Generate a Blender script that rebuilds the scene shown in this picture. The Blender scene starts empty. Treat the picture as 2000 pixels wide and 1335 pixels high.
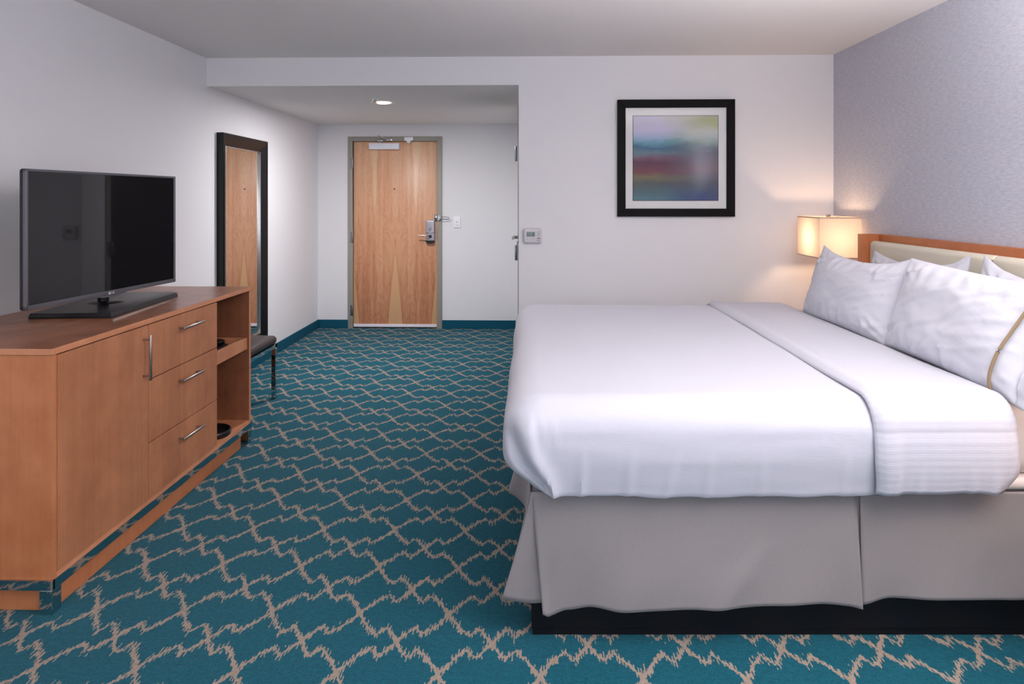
import bpy, bmesh, math, random
from mathutils import Vector, Matrix, noise
random.seed(7)
C = bpy.context.scene.collection
PI = math.pi

# ---------------------------------------------------------------- node helpers
class NT:
    def __init__(s, name):
        s.m = bpy.data.materials.new(name); s.m.use_nodes = True
        s.t = s.m.node_tree; s.t.nodes.clear()
        s.out = s.t.nodes.new('ShaderNodeOutputMaterial')
        s.b = s.t.nodes.new('ShaderNodeBsdfPrincipled')
        s.t.links.new(s.b.outputs[0], s.out.inputs[0])
    def n(s, typ, **kw):
        d = s.t.nodes.new(typ)
        for k, v in kw.items(): setattr(d, k, v)
        return d
    def put(s, sock, v):
        if hasattr(v, 'is_output'): s.t.links.new(v, sock)
        elif isinstance(v, (tuple, list)):
            v = tuple(v)
            if len(sock.default_value) == 4 and len(v) == 3: v = v + (1,)
            sock.default_value = v
        else: sock.default_value = v
    def ma(s, op, a, b=0.0, c=None):
        d = s.n('ShaderNodeMath', operation=op)
        s.put(d.inputs[0], a); s.put(d.inputs[1], b)
        if c is not None: s.put(d.inputs[2], c)
        return d.outputs[0]
    def pos(s):
        g = s.n('ShaderNodeNewGeometry'); x = s.n('ShaderNodeSeparateXYZ')
        s.t.links.new(g.outputs['Position'], x.inputs[0]); return x.outputs
    def vec(s, x, y, z=0.0):
        d = s.n('ShaderNodeCombineXYZ')
        s.put(d.inputs[0], x); s.put(d.inputs[1], y); s.put(d.inputs[2], z); return d.outputs[0]
    def noise(s, v, scale=1.0, detail=2.0, rough=.5, dist=0.0):
        d = s.n('ShaderNodeTexNoise'); s.put(d.inputs['Vector'], v)
        d.inputs['Scale'].default_value = scale; d.inputs['Detail'].default_value = detail
        d.inputs['Roughness'].default_value = rough; d.inputs['Distortion'].default_value = dist
        return d.outputs['Fac']
    def ramp(s, f, stops, interp='LINEAR'):
        d = s.n('ShaderNodeValToRGB'); s.put(d.inputs[0], f); cr = d.color_ramp; cr.interpolation = interp
        while len(cr.elements) < len(stops): cr.elements.new(.5)
        for e, (p, c) in zip(cr.elements, stops):
            e.position = p
            e.color = (c, c, c, 1) if not isinstance(c, tuple) else (c + (1,))
        return d.outputs[0]
    def mix(s, f, a, b, blend='MIX'):
        d = s.n('ShaderNodeMix', data_type='RGBA', blend_type=blend)
        s.put(d.inputs[0], f); s.put(d.inputs[6], a); s.put(d.inputs[7], b); return d.outputs[2]
    def bump(s, h, strength=.3, dist=.002):
        d = s.n('ShaderNodeBump'); d.inputs['Strength'].default_value = strength
        d.inputs['Distance'].default_value = dist; s.put(d.inputs['Height'], h)
        s.t.links.new(d.outputs[0], s.b.inputs['Normal'])
    def set(s, col=None, rough=.5, metal=0.0, spec=.5, **kw):
        if col is not None: s.put(s.b.inputs['Base Color'], col)
        s.put(s.b.inputs['Roughness'], rough); s.b.inputs['Metallic'].default_value = metal
        s.b.inputs['Specular IOR Level'].default_value = spec
        for k, v in kw.items(): s.put(s.b.inputs[k], v)
        return s.m

def rgb(r, g, b):
    f = lambda c: (c/255/12.92) if c/255 <= .04045 else ((c/255+.055)/1.055)**2.4
    return (f(r), f(g), f(b))

def flat(name, col, rough=.5, metal=0.0, spec=.5, var=.04, scale=30, bump=0.0, **kw):
    t = NT(name); p = t.pos(); v = t.vec(p[0], p[1], p[2])
    n = t.noise(v, scale, 3)
    c = t.mix(n, tuple(max(0, k*(1-var)) for k in col), tuple(min(1, k*(1+var)) for k in col))
    if bump: t.bump(t.noise(v, scale*8, 2), bump, .001)
    return t.set(c, rough, metal, spec, **kw)

M = {}
WALLC = rgb(236, 234, 236)
def wallmat(name, col, bs=.12):
    t = NT(name); p = t.pos(); v = t.vec(p[0], p[1], p[2])
    n = t.noise(v, 90, 4, .6)
    c = t.mix(t.noise(v, 1.3, 2), tuple(k*.985 for k in col), col)
    t.bump(n, bs, .002)
    return t.set(c, .75, 0, .25)
M['wall'] = wallmat('white_wall_paint', WALLC)
M['ceiling'] = wallmat('ceiling_paint', rgb(236, 232, 230), .2)

def m_wallpaper():
    t = NT('woven_wallpaper'); p = t.pos()
    a = t.noise(t.vec(0, t.ma('MULTIPLY', p[1], 26), t.ma('MULTIPLY', p[2], 170)), 1, 2)
    b = t.noise(t.vec(3, t.ma('MULTIPLY', p[1], 160), t.ma('MULTIPLY', p[2], 40)), 1, 1)
    f = t.ma('ADD', t.ma('MULTIPLY', a, .7), t.ma('MULTIPLY', b, .3))
    f = t.ramp(f, [(.35, 0.0), (.65, 1.0)])
    c = t.mix(f, rgb(186, 187, 200), rgb(206, 207, 218))
    t.bump(f, .25, .001)
    return t.set(c, .7, 0, .3)
M['wallpaper'] = m_wallpaper()

def m_carpet():
    t = NT('teal_trellis_carpet'); p = t.pos(); x, y = p[0], p[1]
    thr = t.ma('MULTIPLY', t.ma('FLOOR', t.ma('MULTIPLY', x, 260)), 1/260)
    j1 = t.noise(t.vec(t.ma('MULTIPLY', thr, 140), t.ma('MULTIPLY', y, 9)), 1, 1)
    j2 = t.noise(t.vec(t.ma('MULTIPLY', thr, 250), t.ma('MULTIPLY', y, 22), 7.0), 1, 1)
    yy = t.ma('ADD', y, t.ma('MULTIPLY', t.ma('SUBTRACT', j1, .5), .034))
    P_, Q_ = .3016, .2895
    def fold(c, ph, per):
        f = t.ma('FRACT', t.ma('ADD', t.ma('DIVIDE', t.ma('SUBTRACT', c, ph), per), 50.5))
        return t.ma('MULTIPLY', t.ma('ABSOLUTE', t.ma('SUBTRACT', f, .5)), 2.0)
    xw = t.ma('ADD', x, t.ma('MULTIPLY', t.ma('SUBTRACT', t.noise(t.vec(x, y, 3), 14, 1), .5), .005))
    u = fold(xw, .028, P_); v = fold(yy, 2.003, Q_)
    g = t.ramp(u, [(0, 0.0), (.13, .25), (.31, .53), (.50, .75), (.56, .70), (.66, .52), (.74, .56), (.87, .76), (1, 1.0)])
    d = t.ma('ABSOLUTE', t.ma('SUBTRACT', v, g))
    w = t.ma('ADD', t.ramp(u, [(0, .145), (.10, .092), (.30, .08), (.50, .07), (.60, .064), (.72, .072), (.90, .092), (1, .13)]), t.ma('MULTIPLY', t.ma('MAXIMUM', t.ma('SUBTRACT', j2, .5), -.05), .80))
    mask = t.ma('MULTIPLY', t.ma('ADD', t.ma('SUBTRACT', w, d), .008), 62.0)
    mk = t.n('ShaderNodeClamp'); t.put(mk.inputs[0], mask); mask = mk.outputs[0]
    # tufts
    tuft = t.noise(t.vec(t.ma('MULTIPLY', x, 330), t.ma('MULTIPLY', y, 150)), 1, 2, .7)
    tuft2 = t.noise(t.vec(x, y, 1), 60, 3, .6)
    tf = t.ma('ADD', t.ma('MULTIPLY', tuft, .7), t.ma('MULTIPLY', tuft2, .3))
    tf = t.ramp(tf, [(.32, 0.0), (.68, 1.0)])
    teal = t.mix(tf, CARPET_A, CARPET_B)
    beige = t.mix(tf, CARPET_C, CARPET_D)
    c = t.mix(mask, teal, beige)
    t.bump(tf, .6, .004)
    return t.set(c, .95, 0, .1, **{'Sheen Weight': .08, 'Sheen Roughness': .5})
CARPET_A, CARPET_B = rgb(0, 62, 80), rgb(14, 104, 120)
CARPET_C, CARPET_D = rgb(132, 116, 104), rgb(176, 159, 145)
M['carpet'] = m_carpet()
M['teal_base'] = flat('teal_carpet_base', rgb(14, 82, 104), .85, spec=.2, var=.12, scale=120, bump=.3)

def m_wood(name, ca, cb, axis, rough=.4, sc=1.0, plank=0.0, spec=.45, coat=0.0):
    # axis: grain direction 0,1,2
    t = NT(name); p = t.pos()
    k = [26*sc, 26*sc, 26*sc]; k[axis] = 1.6*sc
    v = t.vec(*[t.ma('MULTIPLY', p[i], k[i]) for i in range(3)])
    n1 = t.noise(v, 1, 4, .6, .6)
    k2 = [150, 150, 150]; k2[axis] = 6
    n2 = t.noise(t.vec(*[t.ma('MULTIPLY', p[i], k2[i]) for i in range(3)]), 1, 2)
    n3 = t.noise(t.vec(p[0], p[1], p[2]), 9, 3, .6)
    f = t.ma('ADD', t.ma('ADD', t.ma('MULTIPLY', n1, .36), t.ma('MULTIPLY', n2, .07)), t.ma('MULTIPLY', n3, .57))
    f = t.ramp(f, [(.36, 0.0), (.64, 1.0)])
    c = t.mix(f, ca, cb)
    if plank:
        i2 = 1 if axis != 1 else 0
        s_ = t.ma('FLOOR', t.ma('DIVIDE', p[i2], plank))
        w = t.n('ShaderNodeTexWhiteNoise', noise_dimensions='1D'); t.put(w.inputs['W'], s_)
        c = t.mix(t.ma('MULTIPLY', w.outputs['Value'], .22), c, tuple(q*.55 for q in ca))
    t.bump(n2, .08, .0005)
    return t.set(c, rough, 0, spec, **({'Coat Weight': coat, 'Coat Roughness': .25} if coat else {}))
M['maple'] = m_wood('honey_maple_veneer', rgb(176, 112, 76), rgb(200, 134, 94), 2, .42, plank=.155)
M['maple_end'] = m_wood('honey_maple_end', rgb(186, 112, 70), rgb(206, 132, 88), 2, .45)
M['maple_top'] = m_wood('brown_maple_top', rgb(122, 76, 50), rgb(168, 110, 80), 1, .3, sc=.8, spec=.6)
M['maple_edge'] = m_wood('maple_edge', rgb(196, 128, 90), rgb(214, 146, 106), 1, .42)
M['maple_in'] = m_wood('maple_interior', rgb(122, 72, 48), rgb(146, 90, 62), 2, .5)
M['headwood'] = m_wood('headboard_wood', rgb(178, 104, 62), rgb(198, 122, 78), 1, .4)

def m_door():
    t = NT('birch_door_veneer'); p = t.pos(); cx = -1.464
    dx = t.ma('SUBTRACT', p[0], cx)                       # -.455 .. .455
    a = t.ma('ABSOLUTE', dx)                              # mirrored about centre
    q = t.ma('ABSOLUTE', t.ma('SUBTRACT', a, .2275))      # mirrored about quarter
    z = p[2]
    # big contour field -> cathedral lines
    n0 = t.noise(t.vec(t.ma('MULTIPLY', a, 7.5), t.ma('MULTIPLY', z, 1.5), 1.7), 1, 3, .55, .4)
    cont = t.ma('SINE', t.ma('ADD', t.ma('MULTIPLY', n0, 95), t.ma('MULTIPLY', a, 30)))
    cont = t.ma('MULTIPLY_ADD', cont, .5, .5)
    fine = t.noise(t.vec(t.ma('MULTIPLY', a, 190), t.ma('MULTIPLY', z, 5), 0), 1, 2)
    broad = t.noise(t.vec(t.ma('MULTIPLY', a, 22), t.ma('MULTIPLY', z, .9), 5), 1, 2)
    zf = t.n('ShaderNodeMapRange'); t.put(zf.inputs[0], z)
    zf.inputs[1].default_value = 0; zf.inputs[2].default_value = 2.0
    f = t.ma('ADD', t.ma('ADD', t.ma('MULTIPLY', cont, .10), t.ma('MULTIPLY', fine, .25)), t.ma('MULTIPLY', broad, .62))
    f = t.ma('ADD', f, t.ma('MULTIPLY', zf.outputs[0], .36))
    c = t.ramp(f, [(.30, rgb(176, 108, 74)), (.50, rgb(204, 138, 100)), (.72, rgb(222, 164, 126)), (1.0, rgb(232, 188, 152))])
    # pale sapwood wedges: centre (apex 0.86) and outer edges (apex 0.62)
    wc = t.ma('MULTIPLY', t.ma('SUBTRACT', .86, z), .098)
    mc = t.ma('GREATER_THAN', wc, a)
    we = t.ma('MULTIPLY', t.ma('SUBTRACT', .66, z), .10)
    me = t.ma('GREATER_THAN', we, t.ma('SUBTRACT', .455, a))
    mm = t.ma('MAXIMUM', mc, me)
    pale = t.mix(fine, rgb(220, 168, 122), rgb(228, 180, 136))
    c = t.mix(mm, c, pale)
    # upper pale streaks around the quarter lines
    wq = t.ma('MULTIPLY', t.ma('SUBTRACT', z, 1.15), t.ma('MULTIPLY_ADD', broad, .16, -.02))
    ms = t.n('ShaderNodeClamp'); t.put(ms.inputs[0], t.ma('MULTIPLY', t.ma('SUBTRACT', wq, q), 90))
    c = t.mix(t.ma('MULTIPLY', ms.outputs[0], .65), c, rgb(238, 204, 166))
    t.bump(fine, .05, .0005)
    return t.set(c, .38, 0, .5)
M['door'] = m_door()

M['greige'] = flat('greige_metal_frame', rgb(158, 152, 142), .45, spec=.4)
M['steel'] = flat('satin_steel', rgb(150, 150, 156), .3, 1.0)
M['nickel'] = flat('brushed_nickel', rgb(168, 160, 154), .3, 1.0, scale=200)
M['chrome'] = flat('polished_chrome', rgb(205, 208, 210), .04, 1.0, var=.01)
M['lockgrey'] = flat('lock_cover_silver', rgb(176, 174, 182), .35, .6)
M['alu'] = flat('anodised_aluminium', rgb(236, 236, 246), .4, .0)
M['white_plastic'] = flat('white_plastic', rgb(248, 247, 250), .35, var=.01)
M['grey_plastic'] = flat('thermostat_plastic', rgb(216, 210, 214), .4, var=.01)
M['black_plastic'] = flat('black_plastic', rgb(22, 21, 24), .3)
M['black_gloss'] = flat('gloss_black_plastic', rgb(12, 11, 13), .3, spec=.35, var=.01)
M['tv_bezel'] = flat('gunmetal_bezel', rgb(118, 117, 124), .35, .7)
M['tv_screen'] = flat('tv_screen', (.010, .010, .012), .03, 0, .5, var=.01)
M['logo'] = flat('silver_logo', rgb(215, 213, 225), .3, .2)
M['lcd'] = flat('lcd_green_grey', rgb(128, 148, 146), .2)
M['dark_mark'] = flat('dark_marking', rgb(70, 62, 66), .5)
M['red_mark'] = flat('reddish_marking', rgb(150, 110, 122), .5)
M['mirror'] = flat('mirror_glass', (.86, .87, .87), .0, 1.0, var=.001)
M['mirror_frame'] = flat('espresso_frame', rgb(12, 9, 11), .3, spec=.35, var=.1)
M['silver_lip'] = flat('silver_leaf_lip', rgb(205, 202, 200), .25, .9, scale=160, var=.15)
M['pic_frame'] = flat('black_picture_frame', rgb(9, 6, 8), .55, spec=.15, var=.1)
M['mat_board'] = flat('white_mat_board', rgb(232, 230, 228), .8, var=.005)
M['leather'] = flat('dark_brown_leather', rgb(48, 39, 38), .42, spec=.5, var=.08, bump=.25, scale=60)
M['base_black'] = flat('black_bed_plinth', rgb(12, 12, 18), .5, spec=.3)
M['espresso'] = m_wood('espresso_door', rgb(30, 22, 20), rgb(44, 34, 30), 2, .5, spec=.3)
M['cream'] = flat('cream_vinyl', rgb(222, 214, 196), .5, var=.02, bump=.15, scale=40)
M['seam'] = flat('seam_line', rgb(150, 138, 118), .7)
M['gold'] = flat('tan_piping', rgb(150, 128, 98), .6)
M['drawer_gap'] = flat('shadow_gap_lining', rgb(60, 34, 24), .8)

def m_skirt():
    t = NT('taupe_skirt_fabric'); p = t.pos()
    n = t.noise(t.vec(t.ma('MULTIPLY', p[0], 500), t.ma('MULTIPLY', p[1], 500), t.ma('MULTIPLY', p[2], 250)), 1, 2)
    c = t.mix(n, rgb(128, 122, 124), rgb(147, 141, 142))
    t.bump(n, .15, .001)
    return t.set(c, .6, 0, .3, **{'Sheen Weight': .3})
M['skirt'] = m_skirt()

def m_linen(name, stripes=0.0, col=(197, 197, 208)):
    t = NT(name); p = t.pos(); v = t.vec(p[0], p[1], p[2])
    a = t.noise(v, 7, 3, .55, .3)
    wv = t.noise(t.vec(t.ma('MULTIPLY', p[0], 40), t.ma('MULTIPLY', p[1], 300), t.ma('MULTIPLY', p[2], 300)), 1, 2)
    h = t.ma('ADD', t.ma('MULTIPLY', a, .5), t.ma('MULTIPLY', wv, .12))
    c = rgb(*col)
    if stripes:
        uv = t.n('ShaderNodeUVMap'); sp = t.n('ShaderNodeSeparateXYZ'); t.t.links.new(uv.outputs[0], sp.inputs[0])
        s_ = t.ma('SINE', t.ma('MULTIPLY', sp.outputs[1], 2*PI/stripes))
        s2 = t.ma('SINE', t.ma('MULTIPLY', sp.outputs[0], 2*PI/(stripes*1.6)))
        f = t.ramp(t.ma('MULTIPLY_ADD', s_, .5, .5), [(.4, 0.0), (.6, 1.0)])
        c = t.mix(t.ma('MULTIPLY', f, .6), rgb(*col), rgb(*[k-5 for k in col]))
        h = t.ma('ADD', h, t.ma('MULTIPLY', f, .10))
        h = t.ma('ADD', h, t.ma('MULTIPLY', s2, .015))
    t.bump(h, .35, .006)
    return t.set(c, .62, 0, .25, **{'Sheen Weight': .15})
M['linen'] = m_linen('white_linen')
M['linen_stripe'] = m_linen('striped_white_sateen', .022)
M['pillowcase'] = m_linen('white_pillowcase', 0, (206, 206, 216))
M['mattress'] = m_linen('white_mattress_sheet', 0, (212, 205, 202))

def m_art():
    t = NT('abstract_seascape_print'); p = t.pos()
    X0, X1, Z0, Z1 = .716, 1.304, 1.389, 1.977
    u = t.ma('DIVIDE', t.ma('SUBTRACT', p[0], X0), X1-X0)
    v = t.ma('DIVIDE', t.ma('SUBTRACT', p[2], Z0), Z1-Z0)
    nv = t.noise(t.vec(t.ma('MULTIPLY', u, 3), t.ma('MULTIPLY', v, 9)), 1, 4, .6, .5)
    n2 = t.noise(t.vec(t.ma('MULTIPLY', u, 2.2), t.ma('MULTIPLY', v, 5), 4), 1, 3)
    vv = t.ma('ADD', v, t.ma('MULTIPLY', t.ma('SUBTRACT', nv, .5), .13))
    L = t.ramp(vv, [(0, rgb(92, 130, 140)), (.10, rgb(88, 112, 122)), (.20, rgb(96, 100, 98)), (.27, rgb(132, 122, 92)),
                    (.34, rgb(128, 76, 84)), (.44, rgb(104, 66, 88)), (.50, rgb(128, 92, 112)), (.56, rgb(112, 138, 150)),
                    (.62, rgb(72, 112, 140)), (.68, rgb(112, 162, 182)), (.74, rgb(168, 188, 212)), (.82, rgb(206, 200, 222)), (1.0, rgb(190, 184, 206))])
    R = t.ramp(vv, [(0, rgb(60, 78, 132)), (.10, rgb(74, 88, 122)), (.20, rgb(78, 84, 100)), (.29, rgb(98, 92, 106)),
                    (.36, rgb(116, 92, 104)), (.46, rgb(102, 88, 104)), (.56, rgb(88, 84, 102)), (.62, rgb(92, 106, 116)),
                    (.68, rgb(128, 150, 142)), (.74, rgb(176, 186, 180)), (.82, rgb(196, 198, 186)), (.92, rgb(178, 182, 130)), (1.0, rgb(176, 178, 138))])
    mixf = t.ramp(t.ma('ADD', u, t.ma('MULTIPLY', t.ma('SUBTRACT', n2, .5), .6)), [(.3, 0.0), (.75, 1.0)])
    c = t.mix(mixf, L, R)
    return t.set(c, .5, 0, .3, **{'Coat Weight': .0})
M['art'] = m_art()

def m_glass():
    t = NT('picture_glazing')
    t.t.nodes.remove(t.b)
    tr = t.n('ShaderNodeBsdfTransparent'); gl = t.n('ShaderNodeBsdfGlossy'); gl.inputs['Roughness'].default_value = .01
    fr = t.n('ShaderNodeFresnel'); fr.inputs[0].default_value = 1.33
    mx = t.n('ShaderNodeMixShader')
    t.put(mx.inputs[0], t.ma('MULTIPLY', fr.outputs[0], 1.0))
    t.t.links.new(tr.outputs[0], mx.inputs[1]); t.t.links.new(gl.outputs[0], mx.inputs[2])
    t.t.links.new(mx.outputs[0], t.out.inputs[0]); return t.m
M['glazing'] = m_glass()

def m_shade():
    t = NT('translucent_lamp_shade'); t.t.nodes.remove(t.b)
    p = t.pos()
    n = t.noise(t.vec(t.ma('MULTIPLY', p[0], 260), t.ma('MULTIPLY', p[1], 260), t.ma('MULTIPLY', p[2], 260)), 1, 1)
    c = t.mix(n, (.56, .50, .46), (.60, .55, .51))
    a = t.n('ShaderNodeBsdfTranslucent'); b = t.n('ShaderNodeBsdfDiffuse')
    t.put(a.inputs[0], c); t.put(b.inputs[0], c)
    mx = t.n('ShaderNodeMixShader'); mx.inputs[0].default_value = .45
    t.t.links.new(a.outputs[0], mx.inputs[1]); t.t.links.new(b.outputs[0], mx.inputs[2])
    t.t.links.new(mx.outputs[0], t.out.inputs[0]); return t.m
M['shade'] = m_shade()
M['shade_trim'] = flat('shade_edge_trim', rgb(214, 186, 168), .7)

def m_emit(name, col, st):
    t = NT(name); t.t.nodes.remove(t.b); e = t.n('ShaderNodeEmission')
    e.inputs[0].default_value = col + (1,); e.inputs[1].default_value = st
    t.t.links.new(e.outputs[0], t.out.inputs[0]); return t.m
M['bulb'] = m_emit('bulb_glow', (1, .8, .55), 8)
M['lens'] = m_emit('downlight_lens', (1, .84, .60), 6)

# ---------------------------------------------------------------- object helpers
def world_off(o):
    v = Vector((0, 0, 0))
    while o: v += o.location; o = o.parent
    return v
def link(name, me, mat, parent=None, smooth=True, kind=None):
    o = bpy.data.objects.new(name, me); C.objects.link(o)
    if mat is not None: me.materials.append(M[mat] if isinstance(mat, str) else mat)
    if parent is not None:
        off = world_off(parent); me.transform(Matrix.Translation(-off)); o.parent = parent
    else:
        if len(me.vertices) and kind != 'structure':
            xs = [v.co.x for v in me.vertices]; ys = [v.co.y for v in me.vertices]; zs = [v.co.z for v in me.vertices]
            c = Vector(((min(xs)+max(xs))/2, (min(ys)+max(ys))/2, min(zs)))
            me.transform(Matrix.Translation(-c)); o.location = c
    if kind: o['kind'] = kind
    if smooth:
        for p in me.polygons: p.use_smooth = True
        try: me.set_sharp_from_angle(angle=math.radians(35))
        except Exception: pass
    return o
def obj(name, bm, mat, parent=None, smooth=True, kind=None):
    bmesh.ops.remove_doubles(bm, verts=bm.verts, dist=1e-6)
    bmesh.ops.recalc_face_normals(bm, faces=bm.faces)
    me = bpy.data.meshes.new(name); bm.to_mesh(me); bm.free()
    return link(name, me, mat, parent, smooth, kind)
def thing(name, label, cat, loc=(0, 0, 0), group=None, kind=None):
    o = bpy.data.objects.new(name, None); C.objects.link(o); o.location = loc
    o.empty_display_size = .1
    if kind: o['kind'] = kind
    if label: o['label'] = label
    if cat: o['category'] = cat
    if group: o['group'] = group
    return o
def tag(o, label, cat, group=None):
    o['label'] = label; o['category'] = cat
    if group: o['group'] = group
    return o
def B(): return bmesh.new()
def box(bm, x0, x1, y0, y1, z0, z1, bev=0.0, seg=2):
    t = bmesh.new(); bmesh.ops.create_cube(t, size=1)
    for v in t.verts:
        v.co = Vector(((x0+x1)/2+v.co.x*(x1-x0), (y0+y1)/2+v.co.y*(y1-y0), (z0+z1)/2+v.co.z*(z1-z0)))
    if bev: bmesh.ops.bevel(t, geom=list(t.edges), offset=bev, segments=seg, profile=.5, affect='EDGES')
    join(bm, t)
def join(bm, t):
    me = bpy.data.meshes.new('tmp'); t.to_mesh(me); t.free(); bm.from_mesh(me); bpy.data.meshes.remove(me)
def cyl(bm, a, b, r, seg=24, r2=None, bev=0.0):
    a, b = Vector(a), Vector(b); d = b-a; t = bmesh.new()
    bmesh.ops.create_cone(t, cap_ends=True, segments=seg, radius1=r, radius2=r if r2 is None else r2, depth=d.length)
    if bev:
        es = [e for e in t.edges if len(e.link_faces) == 2 and any(len(f.verts) > 4 for f in e.link_faces)]
        bmesh.ops.bevel(t, geom=es, offset=bev, segments=2, profile=.5, affect='EDGES')
    q = Vector((0, 0, 1)).rotation_difference(d.normalized()).to_matrix().to_4x4()
    t.transform(Matrix.Translation((a+b)/2) @ q); join(bm, t)
def ball(bm, c, r, seg=16, sc=(1, 1, 1)):
    t = bmesh.new(); bmesh.ops.create_uvsphere(t, u_segments=seg, v_segments=seg//2+2, radius=r)
    t.transform(Matrix.Translation(c) @ Matrix.Diagonal((*sc, 1))); join(bm, t)
def tube(bm, pts, r, seg=10):
    pts = [Vector(p) for p in pts]; rings = []
    for i, p in enumerate(pts):
        d = (pts[min(i+1, len(pts)-1)]-pts[max(i-1, 0)]).normalized()
        up = Vector((0, 0, 1)) if abs(d.z) < .9 else Vector((1, 0, 0))
        s = d.cross(up).normalized(); w = s.cross(d)
        rings.append([bm.verts.new(p+(s*math.cos(2*PI*k/seg)+w*math.sin(2*PI*k/seg))*r) for k in range(seg)])
    for i in range(len(rings)-1):
        for k in range(seg):
            bm.faces.new((rings[i][k], rings[i][(k+1) % seg], rings[i+1][(k+1) % seg], rings[i+1][k]))
    bm.faces.new(rings[0][::-1]); bm.faces.new(rings[-1])
def prism(bm, poly, axis, lo, hi):
    # poly: list of 2-D points in the two remaining axes (order x,y,z without axis)
    def mk(p, h):
        c = list(p); c.insert(axis, h); return Vector(c)
    A_ = [bm.verts.new(mk(p, lo)) for p in poly]; Z_ = [bm.verts.new(mk(p, hi)) for p in poly]
    n = len(poly)
    for i in range(n): bm.faces.new((A_[i], A_[(i+1) % n], Z_[(i+1) % n], Z_[i]))
    bm.faces.new(A_); bm.faces.new(Z_[::-1])
def axis_list(lo, hi, r, res, seg=7):
    out = [lo+r*(1-math.cos(i/seg*PI/2))/1 for i in range(seg)] if r > 0 else [lo]
    a, b = lo+r, hi-r; n = max(1, int(round((b-a)/res)))
    out = [lo + r*i/seg for i in range(seg)] if r > 0 else []
    out += [a+(b-a)*i/n for i in range(n+1)]
    out += [hi-r+r*(i+1)/seg for i in range(seg)] if r > 0 else []
    return out
def rounded(bm, lo, hi, r, res=.03, seg=7, fn=None):
    lo, hi = Vector(lo), Vector(hi); r = Vector(r) if not isinstance(r, (int, float)) else Vector((r, r, r))
    ax = [axis_list(lo[i], hi[i], r[i], res, seg) for i in range(3)]
    N = [len(a)-1 for a in ax]; vs = {}
    def V(i, j, k):
        key = (i, j, k)
        if key not in vs:
            p = Vector((ax[0][i], ax[1][j], ax[2][k]))
            c = Vector([min(max(p[q], lo[q]+r[q]), hi[q]-r[q]) for q in range(3)])
            d = Vector([(p[q]-c[q])/r[q] for q in range(3)])
            m = max(abs(d[0]), abs(d[1]), abs(d[2]))
            if m > 1e-9:
                # spherified cube mapping for even corners
                e = Vector([math.tan(d[q]*PI/4) if abs(d[q]) < m else d[q] for q in range(3)])
                d = e.normalized()*m
            p = Vector([c[q]+d[q]*r[q] for q in range(3)])
            vs[key] = bm.verts.new(fn(p) if fn else p)
        return vs[key]
    for a, b, c in ((0, 1, 2), (1, 2, 0), (0, 2, 1)):
        for side in (0, N[c]):
            for i in range(N[a]):
                for j in range(N[b]):
                    q = []
                    for (di, dj) in ((0, 0), (1, 0), (1, 1), (0, 1)):
                        ix = [0, 0, 0]; ix[a] = i+di; ix[b] = j+dj; ix[c] = side
                        q.append(V(*ix))
                    bm.faces.new(q)
def nz(x, y, z=0.0): return noise.noise(Vector((x, y, z)))
def lerp_tab(x, tab):
    if x <= tab[0][0]: return tab[0][1]
    for (a, va), (b, vb) in zip(tab, tab[1:]):
        if x <= b:
            t = (x-a)/(b-a); t = t*t*(3-2*t); return va+(vb-va)*t
    return tab[-1][1]
def smooth(a, b, x):
    t = min(1, max(0, (x-a)/(b-a))); return t*t*(3-2*t)

# ---------------------------------------------------------------- room shell
XL, XR, D1, D2, HC, HS, YB, XC = -2.305, 2.103, 7.345, 4.797, 2.40, 2.20, -1.7, -.083
T = .12
def st(name, bm, mat): return obj(name, bm, mat, None, False, 'structure')
b = B(); box(b, XL-T, XR+T, YB-T, D1+T, -.1, 0); st('floor', b, 'carpet')
b = B(); box(b, XL-T, XR+T, YB-T, D2+.02, HC, HC+.1); st('ceiling', b, 'ceiling')
b = B(); box(b, XL, XC, D2, D1, HS, HC+.1); o = st('wall_soffit', b, 'wall'); o.data.materials.append(M['ceiling'])
for p in o.data.polygons:
    if p.normal.z < -.5: p.material_index = 1
b = B(); box(b, XL-T, XL, YB-T, D1+T, 0, HC+.1); st('wall_left', b, 'wall')
b = B(); box(b, XR, XR+T, YB-T, D2+T, 0, HC+.1); st('wall_right', b, 'wallpaper')
DX0, DX1, DZ = -1.925, -1.003, 2.022
b = B(); box(b, XL, DX0-.01, D1, D1+T, 0, HC+.1); box(b, DX1+.01, XC+T, D1, D1+T, 0, HC+.1); box(b, DX0-.01, DX1+.01, D1, D1+T, DZ+.01, HC+.1)
st('wall_far', b, 'wall')
b = B(); box(b, XC, XR, D2, D2+T, 0, HC+.1)
BY0, BY1 = 5.06, 5.90
box(b, XC, XC+T, D2+T, BY0, 0, HS+.1); box(b, XC, XC+T, BY1, D1, 0, HS+.1); box(b, XC, XC+T, BY0, BY1, 2.05, HS+.1)
st('wall_center', b, 'wall')
# rear wall with the window that lets the daylight in
WX0, WX1, WZ0, WZ1 = -1.9, 1.2, .75, 2.3
b = B(); box(b, XL, WX0, YB-T, YB, 0, HC); box(b, WX1, XR, YB-T, YB, 0, HC); box(b, WX0, WX1, YB-T, YB, 0, WZ0); box(b, WX0, WX1, YB-T, YB, WZ1, HC)
st('wall_rear', b, 'wall')
b = B()
for x in (WX0, (WX0+WX1)/2-.02, WX1-.04): box(b, x, x+.04, YB-.08, YB-.03, WZ0, WZ1)
box(b, WX0, WX1, YB-.08, YB-.03, WZ0, WZ0+.04); box(b, WX0, WX1, YB-.08, YB-.03, WZ1-.04, WZ1)
st('window_1', b, 'white_plastic')
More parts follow.
